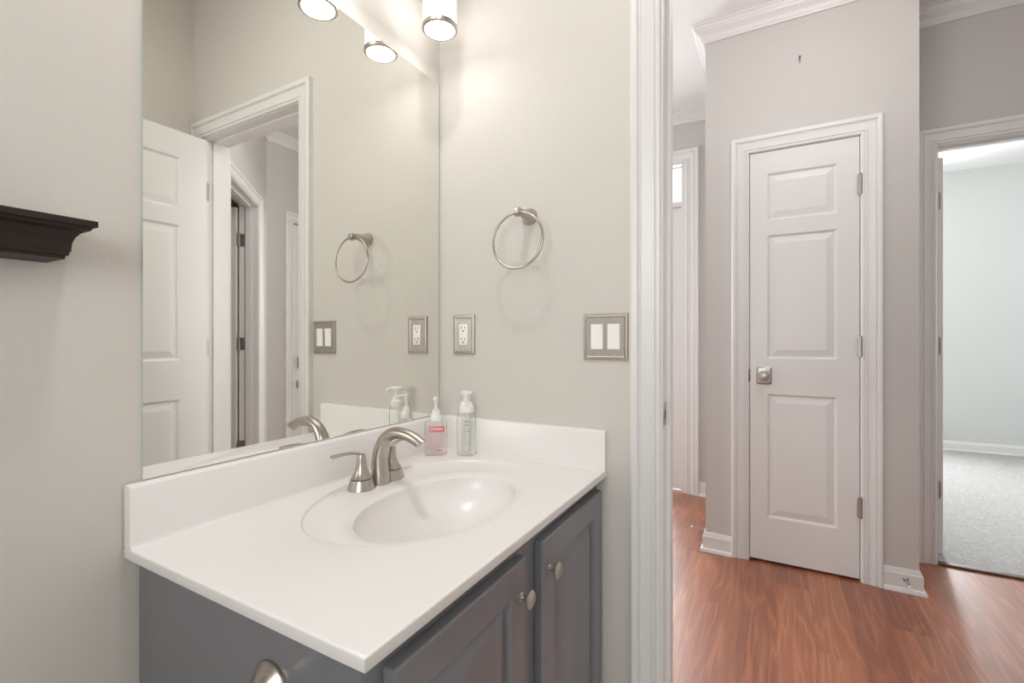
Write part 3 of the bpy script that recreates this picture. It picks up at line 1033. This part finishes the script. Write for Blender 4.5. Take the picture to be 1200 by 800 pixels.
full = cat([(FXc + a, FY, ZD + b, r) for (a, b), r in zip(ctrl, rr)])
bm = bmesh.new()
tube(bm, [p[:3] for p in full], [p[3] for p in full], 24, flat=[(1.0, 1.0)] * len(full))
bm.verts.ensure_lookup_table()
for row, amt in ((-1, 1.0), (-2, 0.45)):
    vs_ = bm.verts[len(bm.verts) + 24 * row: (len(bm.verts) + 24 * (row + 1))]
    mid = sum((v.co for v in vs_), Vector()) / 24
    for v in vs_:
        v.co += Vector((0.90, 0, -0.43)) * ((v.co.z - mid.z) * 0.95 * amt)
spt = part('spout', bm, nickel, fc)
bm = bmesh.new()
lathe(bm, [(0.0105, 0.0), (0.0105, 0.004)], (FXc + 0.1225, FY, ZD + 0.1105), (0.62, 0, -0.78), n=20)
part('aerator', bm, satin, spt)
for sgn in (-1, 1):
    hy = FY - 0.003 + sgn * 0.0505
    hb = bmesh.new()
    lathe(hb, [(0.0325, 0.0), (0.0322, 0.002), (0.0255, 0.022), (0.0248, 0.0235)], (FXc - 0.008, hy, ZD), n=36)
    base = part('handle_base', hb, nickel, fc)
    hb = bmesh.new()
    lathe(hb, [(0.0232, 0.0230), (0.0232, 0.0262)], (FXc - 0.008, hy, ZD), n=36)
    part('seam_ring', hb, nickel_dk, base)
    hb = bmesh.new()
    lathe(hb, [(0.0243, 0.0258), (0.0215, 0.030), (0.0165, 0.040), (0.0130, 0.052), (0.0112, 0.064), (0.0103, 0.076), (0.0090, 0.0818), (0.001, 0.0835)], (FXc - 0.008, hy, ZD), n=36)
    hd = part('handle', hb, nickel, fc)
    hb = bmesh.new()
    q = cat([(FXc - 0.008, hy - sgn * 0.002, ZD + 0.0790, 0.0068), (FXc - 0.009, hy + sgn * 0.014, ZD + 0.0860, 0.0062), (FXc - 0.010, hy + sgn * 0.034, ZD + 0.0900, 0.0060),
             (FXc - 0.012, hy + sgn * 0.058, ZD + 0.0915, 0.0062), (FXc - 0.014, hy + sgn * 0.076, ZD + 0.0905, 0.0066), (FXc - 0.0145, hy + sgn * 0.080, ZD + 0.0900, 0.0060)])
    tube(hb, [p[:3] for p in q], [p[3] for p in q], 16, flat=[(1.25, 0.55)] * len(q))
    part('lever', hb, nickel, hd)

# ------------------------------------------------------------------ mirror
bm = bmesh.new()
box(bm, -0.0035, 0.0, -0.831, -0.010, H - 0.2445, H + 0.829)
mir = finish('wall_mirror_glass', bm, [glass_edge, mirror_m], smooth=False)
mir.name = 'vanity_mirror'
for p in mir.data.polygons:
    if p.normal.x > 0.9:
        p.material_index = 1
tag(mir, 'large frameless mirror on the wall above the vanity backsplash', 'mirror')

# ------------------------------------------------------------------ vanity light above the mirror
LZ = H + 0.885
lt = empty('vanity_light', (0.0, -0.382, LZ + 0.22), 'nickel vanity light bar with three white glass shades above the mirror', 'wall light')
bm = bmesh.new()
box(bm, -0.0035, 0.022, -0.382 - 0.30, -0.382 + 0.30, LZ + 0.185, LZ + 0.265, 0.006)
part('back_plate', bm, nickel, lt)
for k in range(3):
    ly = -0.152 - 0.23 * k
    lx = 0.115
    bm = bmesh.new()
    tube(bm, cat([(0.020, ly, LZ + 0.225), (0.060, ly, LZ + 0.232), (0.100, ly, LZ + 0.220), (lx, ly, LZ + 0.190)]), 0.008, 14)
    lathe(bm, [(0.018, 0), (0.018, 0.004), (0.012, 0.012)], (0.020, ly, LZ + 0.225), (1, 0, 0), n=20)
    part('arm', bm, nickel, lt)
    bm = bmesh.new()
    lathe(bm, [(0.047, 0.150), (0.049, 0.155), (0.049, 0.170), (0.040, 0.180), (0.018, 0.192)], (lx, ly, LZ), n=32)
    part('shade_cap', bm, nickel, lt)
    bm = bmesh.new()
    lathe(bm, [(0.0475, 0.010), (0.0475, 0.1505)], (lx, ly, LZ), n=40, cap=False)
    sh = part('glass_shade', bm, shade_m, lt)
    bm = bmesh.new()
    for A in ([(0.0480, 0.0), (0.0502, 0.0015), (0.0502, 0.0125), (0.0480, 0.0145)], [(0.0432, 0.0), (0.0480, 0.0)], [(0.0432, 0.0), (0.0430, 0.009)]):
        lathe(bm, A, (lx, ly, LZ), n=40, cap=False)
    part('shade_ring', bm, nickel, sh)
    bm = bmesh.new()
    lathe(bm, [(0.0431, 0.005), (0.030, 0.004), (0.001, 0.0035)], (lx, ly, LZ), n=36, cap=False)
    part('diffuser', bm, disc_m, sh)

# ------------------------------------------------------------------ towel ring
TRX, TRZ = 0.328, H + 0.358
tr = empty('towel_ring', (TRX, 0.0, TRZ), 'brushed nickel towel ring on the wall between the outlet and the switches', 'towel ring')
bm = bmesh.new()
lathe(bm, [(0.0245, 0.0), (0.0245, 0.003), (0.0228, 0.007), (0.0185, 0.015), (0.0145, 0.026), (0.0120, 0.040), (0.0108, 0.054), (0.0100, 0.066), (0.0085, 0.068)], (TRX, 0.0, TRZ), (0, -1, 0), n=32)
part('post', bm, nickel, tr)
bm = bmesh.new()
lathe(bm, [(0.0115, -0.0085), (0.0130, -0.0065), (0.0130, 0.0065), (0.0115, 0.0085)], (TRX, -0.0735, TRZ - 0.003), (1, 0, 0.03), n=24)
part('clip', bm, satin, tr)
bm = bmesh.new()
RR = 0.0785
tube(bm, [(TRX + sin(a) * RR, -0.0735 - (1 - cos(a)) * 0.004, TRZ - 0.004 - RR + cos(a) * RR) for a in [2 * pi * i / 72 for i in range(72)]], 0.0036, 12, closed=True)
part('ring', bm, nickel, tr)

# ------------------------------------------------------------------ outlet and switches


def plate(bm, c, hw, hh):
    """stepped metal wall plate on the wall y = 0"""
    x, z = c
    rows = []
    for d, ins in ((0.0, 0.0), (0.0035, 0.0), (0.0050, 0.0015), (0.0052, 0.0060), (0.0062, 0.0075), (0.0062, 0.0085), (0.0048, 0.0105), (0.0046, 0.0120)):
        rows.append([bm.verts.new((x + sx * (hw - ins), -d, z + sz * (hh - ins))) for sx, sz in ((-1, -1), (1, -1), (1, 1), (-1, 1))])
    for A, B in zip(rows, rows[1:]):
        for i in range(4):
            j = (i + 1) % 4
            bm.faces.new((A[i], A[j], B[j], B[i]))
    bm.faces.new(rows[-1])
    return bm


def screw(parent, x, z):
    b = bmesh.new()
    lathe(b, [(0.0032, 0.0), (0.0032, 0.0008), (0.0018, 0.0014)], (x, -0.0044, z), (0, -1, 0), n=14)
    part('screw', b, satin, parent)


ol = empty('wall_outlet', (0.095, 0.0, H + 0.0135), 'white duplex outlet in a brushed nickel plate close to the mirror', 'outlet')
bm = plate(bmesh.new(), (0.095, H + 0.0135), 0.041, 0.062)
pl = part('plate', bm, plate_m, ol, smooth=False)
bm = bmesh.new()
box(bm, 0.095 - 0.0165, 0.095 + 0.0165, -0.0075, -0.001, H + 0.0135 - 0.0335, H + 0.0135 + 0.0335, 0.0015)
rc = part('receptacle', bm, ivory, ol)
bm = bmesh.new()
for zz in (H + 0.0135 + 0.018, H + 0.0135 - 0.018):
    box(bm, 0.095 - 0.0075, 0.095 - 0.0052, -0.0079, -0.0070, zz + 0.001, zz + 0.009)
    box(bm, 0.095 + 0.0052, 0.095 + 0.0075, -0.0079, -0.0070, zz + 0.001, zz + 0.0075)
    lathe(bm, [(0.0026, 0), (0.0026, 0.0009)], (0.095, -0.0070, zz - 0.0065), (0, -1, 0), n=14)
part('slots', bm, slot_dk, rc, smooth=False)
screw(pl, 0.095, H + 0.0135 + 0.0445)
screw(pl, 0.095, H + 0.0135 - 0.0445)

SWX, SWZ = 0.5575, H + 0.006
sw = empty('light_switch', (SWX, 0.0, SWZ), 'double white rocker switch in a brushed nickel plate beside the doorway casing', 'light switch')
spl = part('plate', plate(bmesh.new(), (SWX, SWZ), 0.0615, 0.063), plate_m, sw, smooth=False)
for dx in (-0.0232, 0.0232):
    bm = bmesh.new()
    x = SWX + dx
    box(bm, x - 0.0170, x + 0.0170, -0.0062, -0.001, SWZ - 0.0338, SWZ + 0.0338, 0.0008)
    # tilted paddle, lower half pressed
    pv = [(x - 0.0148, SWZ + 0.0312, -0.0092), (x + 0.0148, SWZ + 0.0312, -0.0092), (x + 0.0148, SWZ, -0.0075), (x - 0.0148, SWZ, -0.0075), (x + 0.0148, SWZ - 0.0312, -0.0068), (x - 0.0148, SWZ - 0.0312, -0.0068)]
    q = [bm.verts.new((a, c, b)) for a, b, c in pv]
    g = [bm.verts.new((a, -0.0055, b)) for a, b, c in pv]
    for f in ((0, 1, 2, 3), (3, 2, 4, 5)):
        bm.faces.new([q[i] for i in f])
    for i, j in ((0, 1), (1, 2), (2, 4), (4, 5), (5, 3), (3, 0)):
        bm.faces.new((q[i], q[j], g[j], g[i]))
    part('rocker', bm, ivory, sw, smooth=False)
    screw(spl, x, SWZ + 0.0482)
    screw(spl, x, SWZ - 0.0482)

# ------------------------------------------------------------------ soap bottles


def srect(bm, hw, hd, prof, c, n=40, pw=3.2):
    """superellipse bottle: prof rows (scale, height)"""
    rows = []
    for row in prof:
        s, z = row[0], row[1]
        p = row[2] if len(row) > 2 else pw
        ring = []
        for i in range(n):
            a = 2 * pi * i / n
            ca, sa = cos(a), sin(a)
            x = math.copysign(abs(ca) ** (2 / p), ca) * hw * s
            y = math.copysign(abs(sa) ** (2 / p), sa) * hd * s
            ring.append((x, y, z))
        rows.append(ring)
    V = [[bm.verts.new(r) for r in row] for row in rows]
    for A, B in zip(V, V[1:]):
        for i in range(n):
            j = (i + 1) % n
            bm.faces.new((A[i], A[j], B[j], B[i]))
    bm.faces.new(V[0])
    bm.faces.new(V[-1])
    return bm


def at(bm, M):
    bmesh.ops.transform(bm, matrix=M, verts=bm.verts)
    return bm


# pink hand soap, turned so that its front label faces the viewer
SP = (0.0575, -0.097)
MS = Matrix.Translation((SP[0], SP[1], ZT)) @ Matrix.Rotation(radians(38), 4, 'Z')
so = empty('soap_bottle', (SP[0], SP[1], ZT), 'clear pink hand soap bottle with red label and white pump beside the mirror', 'soap bottle')
bp = [(0.90, 0.0008), (0.97, 0.003), (1.0, 0.008), (1.0, 0.086), (0.985, 0.0925), (0.93, 0.098), (0.80, 0.1015), (0.62, 0.1040, 2.6), (0.50, 0.1055, 2.2), (0.46, 0.107, 2.0)]
part('bottle', at(srect(bmesh.new(), 0.0335, 0.0215, bp, None), MS), clear_plastic, so)
lp = [(0.88, 0.004), (0.94, 0.006), (0.955, 0.010), (0.955, 0.080), (0.95, 0.084)]
part('liquid_soap', at(srect(bmesh.new(), 0.0325, 0.0205, lp, None), MS), pink_liquid, so)
bm = bmesh.new()
lathe(bm, [(0.0172, 0.1035), (0.0172, 0.1150), (0.0160, 0.1190), (0.0125, 0.1240), (0.0115, 0.1320), (0.0085, 0.1370), (0.0052, 0.1400), (0.0045, 0.1640)], n=28)
part('collar', at(bm, MS), pump_white, so)
bm = bmesh.new()
lathe(bm, [(0.0062, 0.1600), (0.0066, 0.1640), (0.0070, 0.1730), (0.0050, 0.1765), (0.001, 0.1770)], n=24)
MP = Matrix.Translation((SP[0], SP[1], ZT)) @ Matrix.Rotation(radians(-58), 4, 'Z')
q = cat([(0.0, 0.0, 0.171, 0.0058), (0.014, 0.0, 0.1722, 0.0052), (0.026, 0.0, 0.1715, 0.0044), (0.034, 0.0, 0.1685, 0.0036)])
tube(bm, [p[:3] for p in q], [p[3] for p in q], 14)
part('pump_head', at(bm, MP), pump_white, so)


def label_grid(M, x0, x1, z0, z1, nx, nz, hw, hd, p, pick, mats, name, parent):
    """one label sheet that follows the front (-y) of a bottle; each cell takes the ink pick(x, z) says"""
    bm = bmesh.new()
    V = []
    for j in range(nz + 1):
        z = z0 + (z1 - z0) * j / nz
        V.append([bm.verts.new((x0 + (x1 - x0) * i / nx, -hd * (1 - min(abs(x0 + (x1 - x0) * i / nx) / hw, 0.999) ** p) ** (1 / p) - 0.0006, z)) for i in range(nx + 1)])
    for j in range(nz):
        for i in range(nx):
            f = bm.faces.new((V[j][i], V[j][i + 1], V[j + 1][i + 1], V[j + 1][i]))
            f.material_index = pick(x0 + (x1 - x0) * (i + 0.5) / nx, z0 + (z1 - z0) * (j + 0.5) / nz)
    return part(name, at(bm, M), mats, parent)


def soap_ink(x, z):
    mm, zz = x * 1000, z * 1000
    if 73 < zz < 89 and -17 < mm < 25:          # red band with small white lettering, too fine to read
        if -14 + (zz - 76) * 0.15 < mm < -11.5 + (zz - 76) * 0.15 and 76 < zz < 87:
            return 1
        if -8 < mm < 21 and 78 < zz < 84.5 and (mm + 9) % 4.6 < 3.2 and not (80 < zz < 82.5 and 1.0 < (mm + 9) % 4.6 < 2.2):
            return 1
        return 0
    for a, b, l, r in ((63, 67, -17, 18), (54, 56.5, -12, 12), (46, 48, -15, 15), (39, 41, -12, 13)):
        if a < zz < b and l < mm < r and (mm - l) % 5.0 < 3.6:
            return 2
    if 13 < zz < 20 and 5 < mm < 17 and (mm - 5) % 4 < 3.2:
        return 0 if zz > 15 else 2
    return 3


label_grid(MS, -0.021, 0.027, 0.011, 0.092, 48, 81, 0.0335, 0.0215, 3.2, soap_ink, [red_label, label_white, pink_label, clear_plastic], 'label', so)

# clear foaming soap bottle
FP = (0.138, -0.0515)
MF = Matrix.Translation((FP[0], FP[1], ZT)) @ Matrix.Rotation(radians(35), 4, 'Z')
fo = empty('soap_bottle', (FP[0], FP[1], ZT), 'clear foaming soap bottle with white pump in the countertop corner', 'soap bottle')
bp = [(0.86, 0.0008), (0.95, 0.002), (1.0, 0.007), (1.0, 0.108), (0.985, 0.116), (0.92, 0.123), (0.84, 0.1275), (0.80, 0.130), (0.80, 0.133)]
part('bottle', at(srect(bmesh.new(), 0.0280, 0.0274, bp, None, pw=2.15), MF), clear_plastic, fo)
lp = [(0.84, 0.004), (0.93, 0.006), (0.95, 0.010), (0.95, 0.100)]
part('liquid_soap', at(srect(bmesh.new(), 0.0272, 0.0266, lp, None, pw=2.15), MF), pale_liquid, fo)
bm = bmesh.new()
lathe(bm, [(0.0222, 0.1300), (0.0222, 0.1460), (0.0205, 0.1480), (0.0185, 0.1495), (0.0180, 0.1590), (0.0165, 0.1610), (0.0110, 0.1620), (0.0105, 0.1780)], n=36)
part('collar', at(bm, MF), pump_white, fo)
bm = bmesh.new()
lathe(bm, [(0.0112, 0.1760), (0.0125, 0.1790), (0.0175, 0.1840), (0.0182, 0.1880), (0.0160, 0.1915), (0.0080, 0.1935), (0.001, 0.1940)], n=32)
q = cat([(0.0, 0.0, 0.1860, 0.0085), (0.016, 0.0, 0.1865, 0.0080), (0.030, 0.0, 0.1850, 0.0066), (0.037, 0.0, 0.1815, 0.0055)])
tube(bm, [p[:3] for p in q], [p[3] for p in q], 16)
MP = Matrix.Translation((FP[0], FP[1], ZT)) @ Matrix.Rotation(radians(-58), 4, 'Z')
part('pump_head', at(bm, MP), pump_white, fo)


def foam_ink(x, z):
    mm, zz = x * 1000, z * 1000
    for a, b, l, r in ((101, 108, -5, 6), (92, 96, -7, 8), (80, 82.5, -9, 10), (74, 76, -8, 9), (66, 68, -9, 9), (60, 61.5, -8, 8), (54, 55.5, -9, 8), (48, 49.5, -8, 9), (42, 43.5, -9, 9), (36, 37.5, -7, 8), (14, 18, -6, 5)):
        if a < zz < b and l < mm < r and (mm - l) % 3.6 < 2.6:
            return 0
    return 1


label_grid(MF, -0.014, 0.014, 0.011, 0.112, 40, 101, 0.0280, 0.0274, 2.15, foam_ink, [grey_label, clear_plastic], 'label', fo)
bm = bmesh.new()
lathe(bm, [(0.0022, 0.008), (0.0022, 0.132)], (0.003, 0.004, 0), n=10)
part('dip_tube', at(bm, MF), pump_white, fo)

# ------------------------------------------------------------------ black ledge shelf
SZ = H + 0.1705
sp_ = [(0.0, 0.0), (0.095, 0.0), (0.095, -0.0085), (0.0905, -0.0098), (0.0885, -0.0140), (0.0840, -0.0153), (0.0800, -0.0186), (0.0755, -0.0251), (0.0730, -0.0326), (0.0722, -0.0409), (0.0722, -0.0446),
       (0.0705, -0.0465), (0.0705, -0.0502), (0.0670, -0.0521), (0.0670, -0.0558), (0.0, -0.0558)]
bm = bmesh.new()
mit = 0.095
YR, YL = -0.926, -1.55


def shelf_pt(k, d, z):
    # returned (mitred) ends: the profile wraps round both ends
    ins = mit - d
    if k == 0:
        return Vector((-0.004, YL + ins, SZ + z))
    if k == 1:
        return Vector((d, YL + ins, SZ + z))
    if k == 2:
        return Vector((d, YR - ins, SZ + z))
    return Vector((-0.004, YR - ins, SZ + z))


pr = [p for p in sp_ if p[0] > 0]
rows = [[bm.verts.new(shelf_pt(k, d, z)) for d, z in pr] for k in range(4)]
for A, B in zip(rows, rows[1:]):
    for i in range(len(pr) - 1):
        bm.faces.new((A[i], A[i + 1], B[i + 1], B[i]))
bm.faces.new([r[0] for r in rows])
bm.faces.new([r[-1] for r in rows])
bm.faces.new([v for v in rows[0]] + [v for v in reversed(rows[3])])
sh_o = finish('ledge_shelf', bm, shelf_m, ang=30)
tag(sh_o, 'dark espresso moulded ledge shelf on the wall beside the mirror', 'shelf')

# ------------------------------------------------------------------ little things on the hall walls


def door_stop(base, d, length, label):
    b, dv = Vector(base), Vector(d).normalized()
    e = empty('door_stop', b, label, 'door stop', 'spring door stops on the hall baseboards')
    bm = bmesh.new()
    lathe(bm, [(0.0105, 0.0), (0.0100, 0.004), (0.0065, 0.007)], b, tuple(dv), n=18)
    part('base', bm, satin, e)
    bm = bmesh.new()
    a, u, v = basis(dv)
    n = 110
    tube(bm, [b + a * (0.006 + (length - 0.014) * i / n) + (u * cos(i * 0.9) + v * sin(i * 0.9)) * 0.0042 for i in range(n + 1)], 0.0011, 6)
    part('spring', bm, satin, e)
    bm = bmesh.new()
    lathe(bm, [(0.0052, length - 0.012), (0.0066, length - 0.010), (0.0066, length - 0.002), (0.0050, length)], b, tuple(dv), n=18)
    part('rubber_tip', bm, rubber, e)


door_stop((1.452, 1.3875, 0.056), (0.02, -1, -0.05), 0.075, 'spring door stop on the short baseboard between closet door and bedroom doorway')
door_stop((0.6275, 1.52, 0.062), (-1, 0.02, 0.02), 0.078, 'spring door stop sticking out of the closet corner baseboard toward the entry')
bm = bmesh.new()
lathe(bm, [(0.0022, 0.0), (0.0022, 0.016), (0.0045, 0.0165), (0.0045, 0.018), (0.001, 0.0185)], (1.059, 1.402, H + 1.338), (0, -1, 0.12), n=12)
box(bm, 1.0575, 1.0605, 1.397, 1.4005, H + 1.318, H + 1.339)
tag(finish('wall_nail', bm, nickel_dk), 'small nail in the hall wall above the closet door', 'nail')

# fittings for the added ceiling fill lamps (a recessed downlight over the vanity, a dome lamp in the hall)
e = empty('added_downlight', (FILL_LAMP_BATH[0], FILL_LAMP_BATH[1], BC), 'added unseen small round recessed ceiling downlight above the vanity', 'ceiling lamp')
bm = bmesh.new()
lathe(bm, [(0.105, 0.0), (0.105, -0.004), (0.095, -0.009), (0.088, -0.008), (0.084, 0.0)], (FILL_LAMP_BATH[0], FILL_LAMP_BATH[1], BC), n=40, cap=False)
part('trim_ring', bm, trim_white, e)
bm = bmesh.new()
lathe(bm, [(0.086, -0.003), (0.001, -0.0035)], (FILL_LAMP_BATH[0], FILL_LAMP_BATH[1], BC), n=40, cap=False)
part('lens', bm, dome_m, e)
(x, y), z = FILL_LAMP_HALL, HC
e = empty('added_ceiling_lamp', (x, y, z), 'added unseen white glass dome ceiling lamp to brighten the hall', 'ceiling lamp')
bm = bmesh.new()
lathe(bm, [(0.15, 0.0), (0.15, -0.012), (0.145, -0.02)], (x, y, z), n=36)
part('canopy', bm, satin, e)
bm = bmesh.new()
lathe(bm, [(0.14, -0.018), (0.13, -0.034), (0.10, -0.052), (0.05, -0.062), (0.001, -0.064)], (x, y, z), n=36, cap=False)
part('dome', bm, dome_m, e)
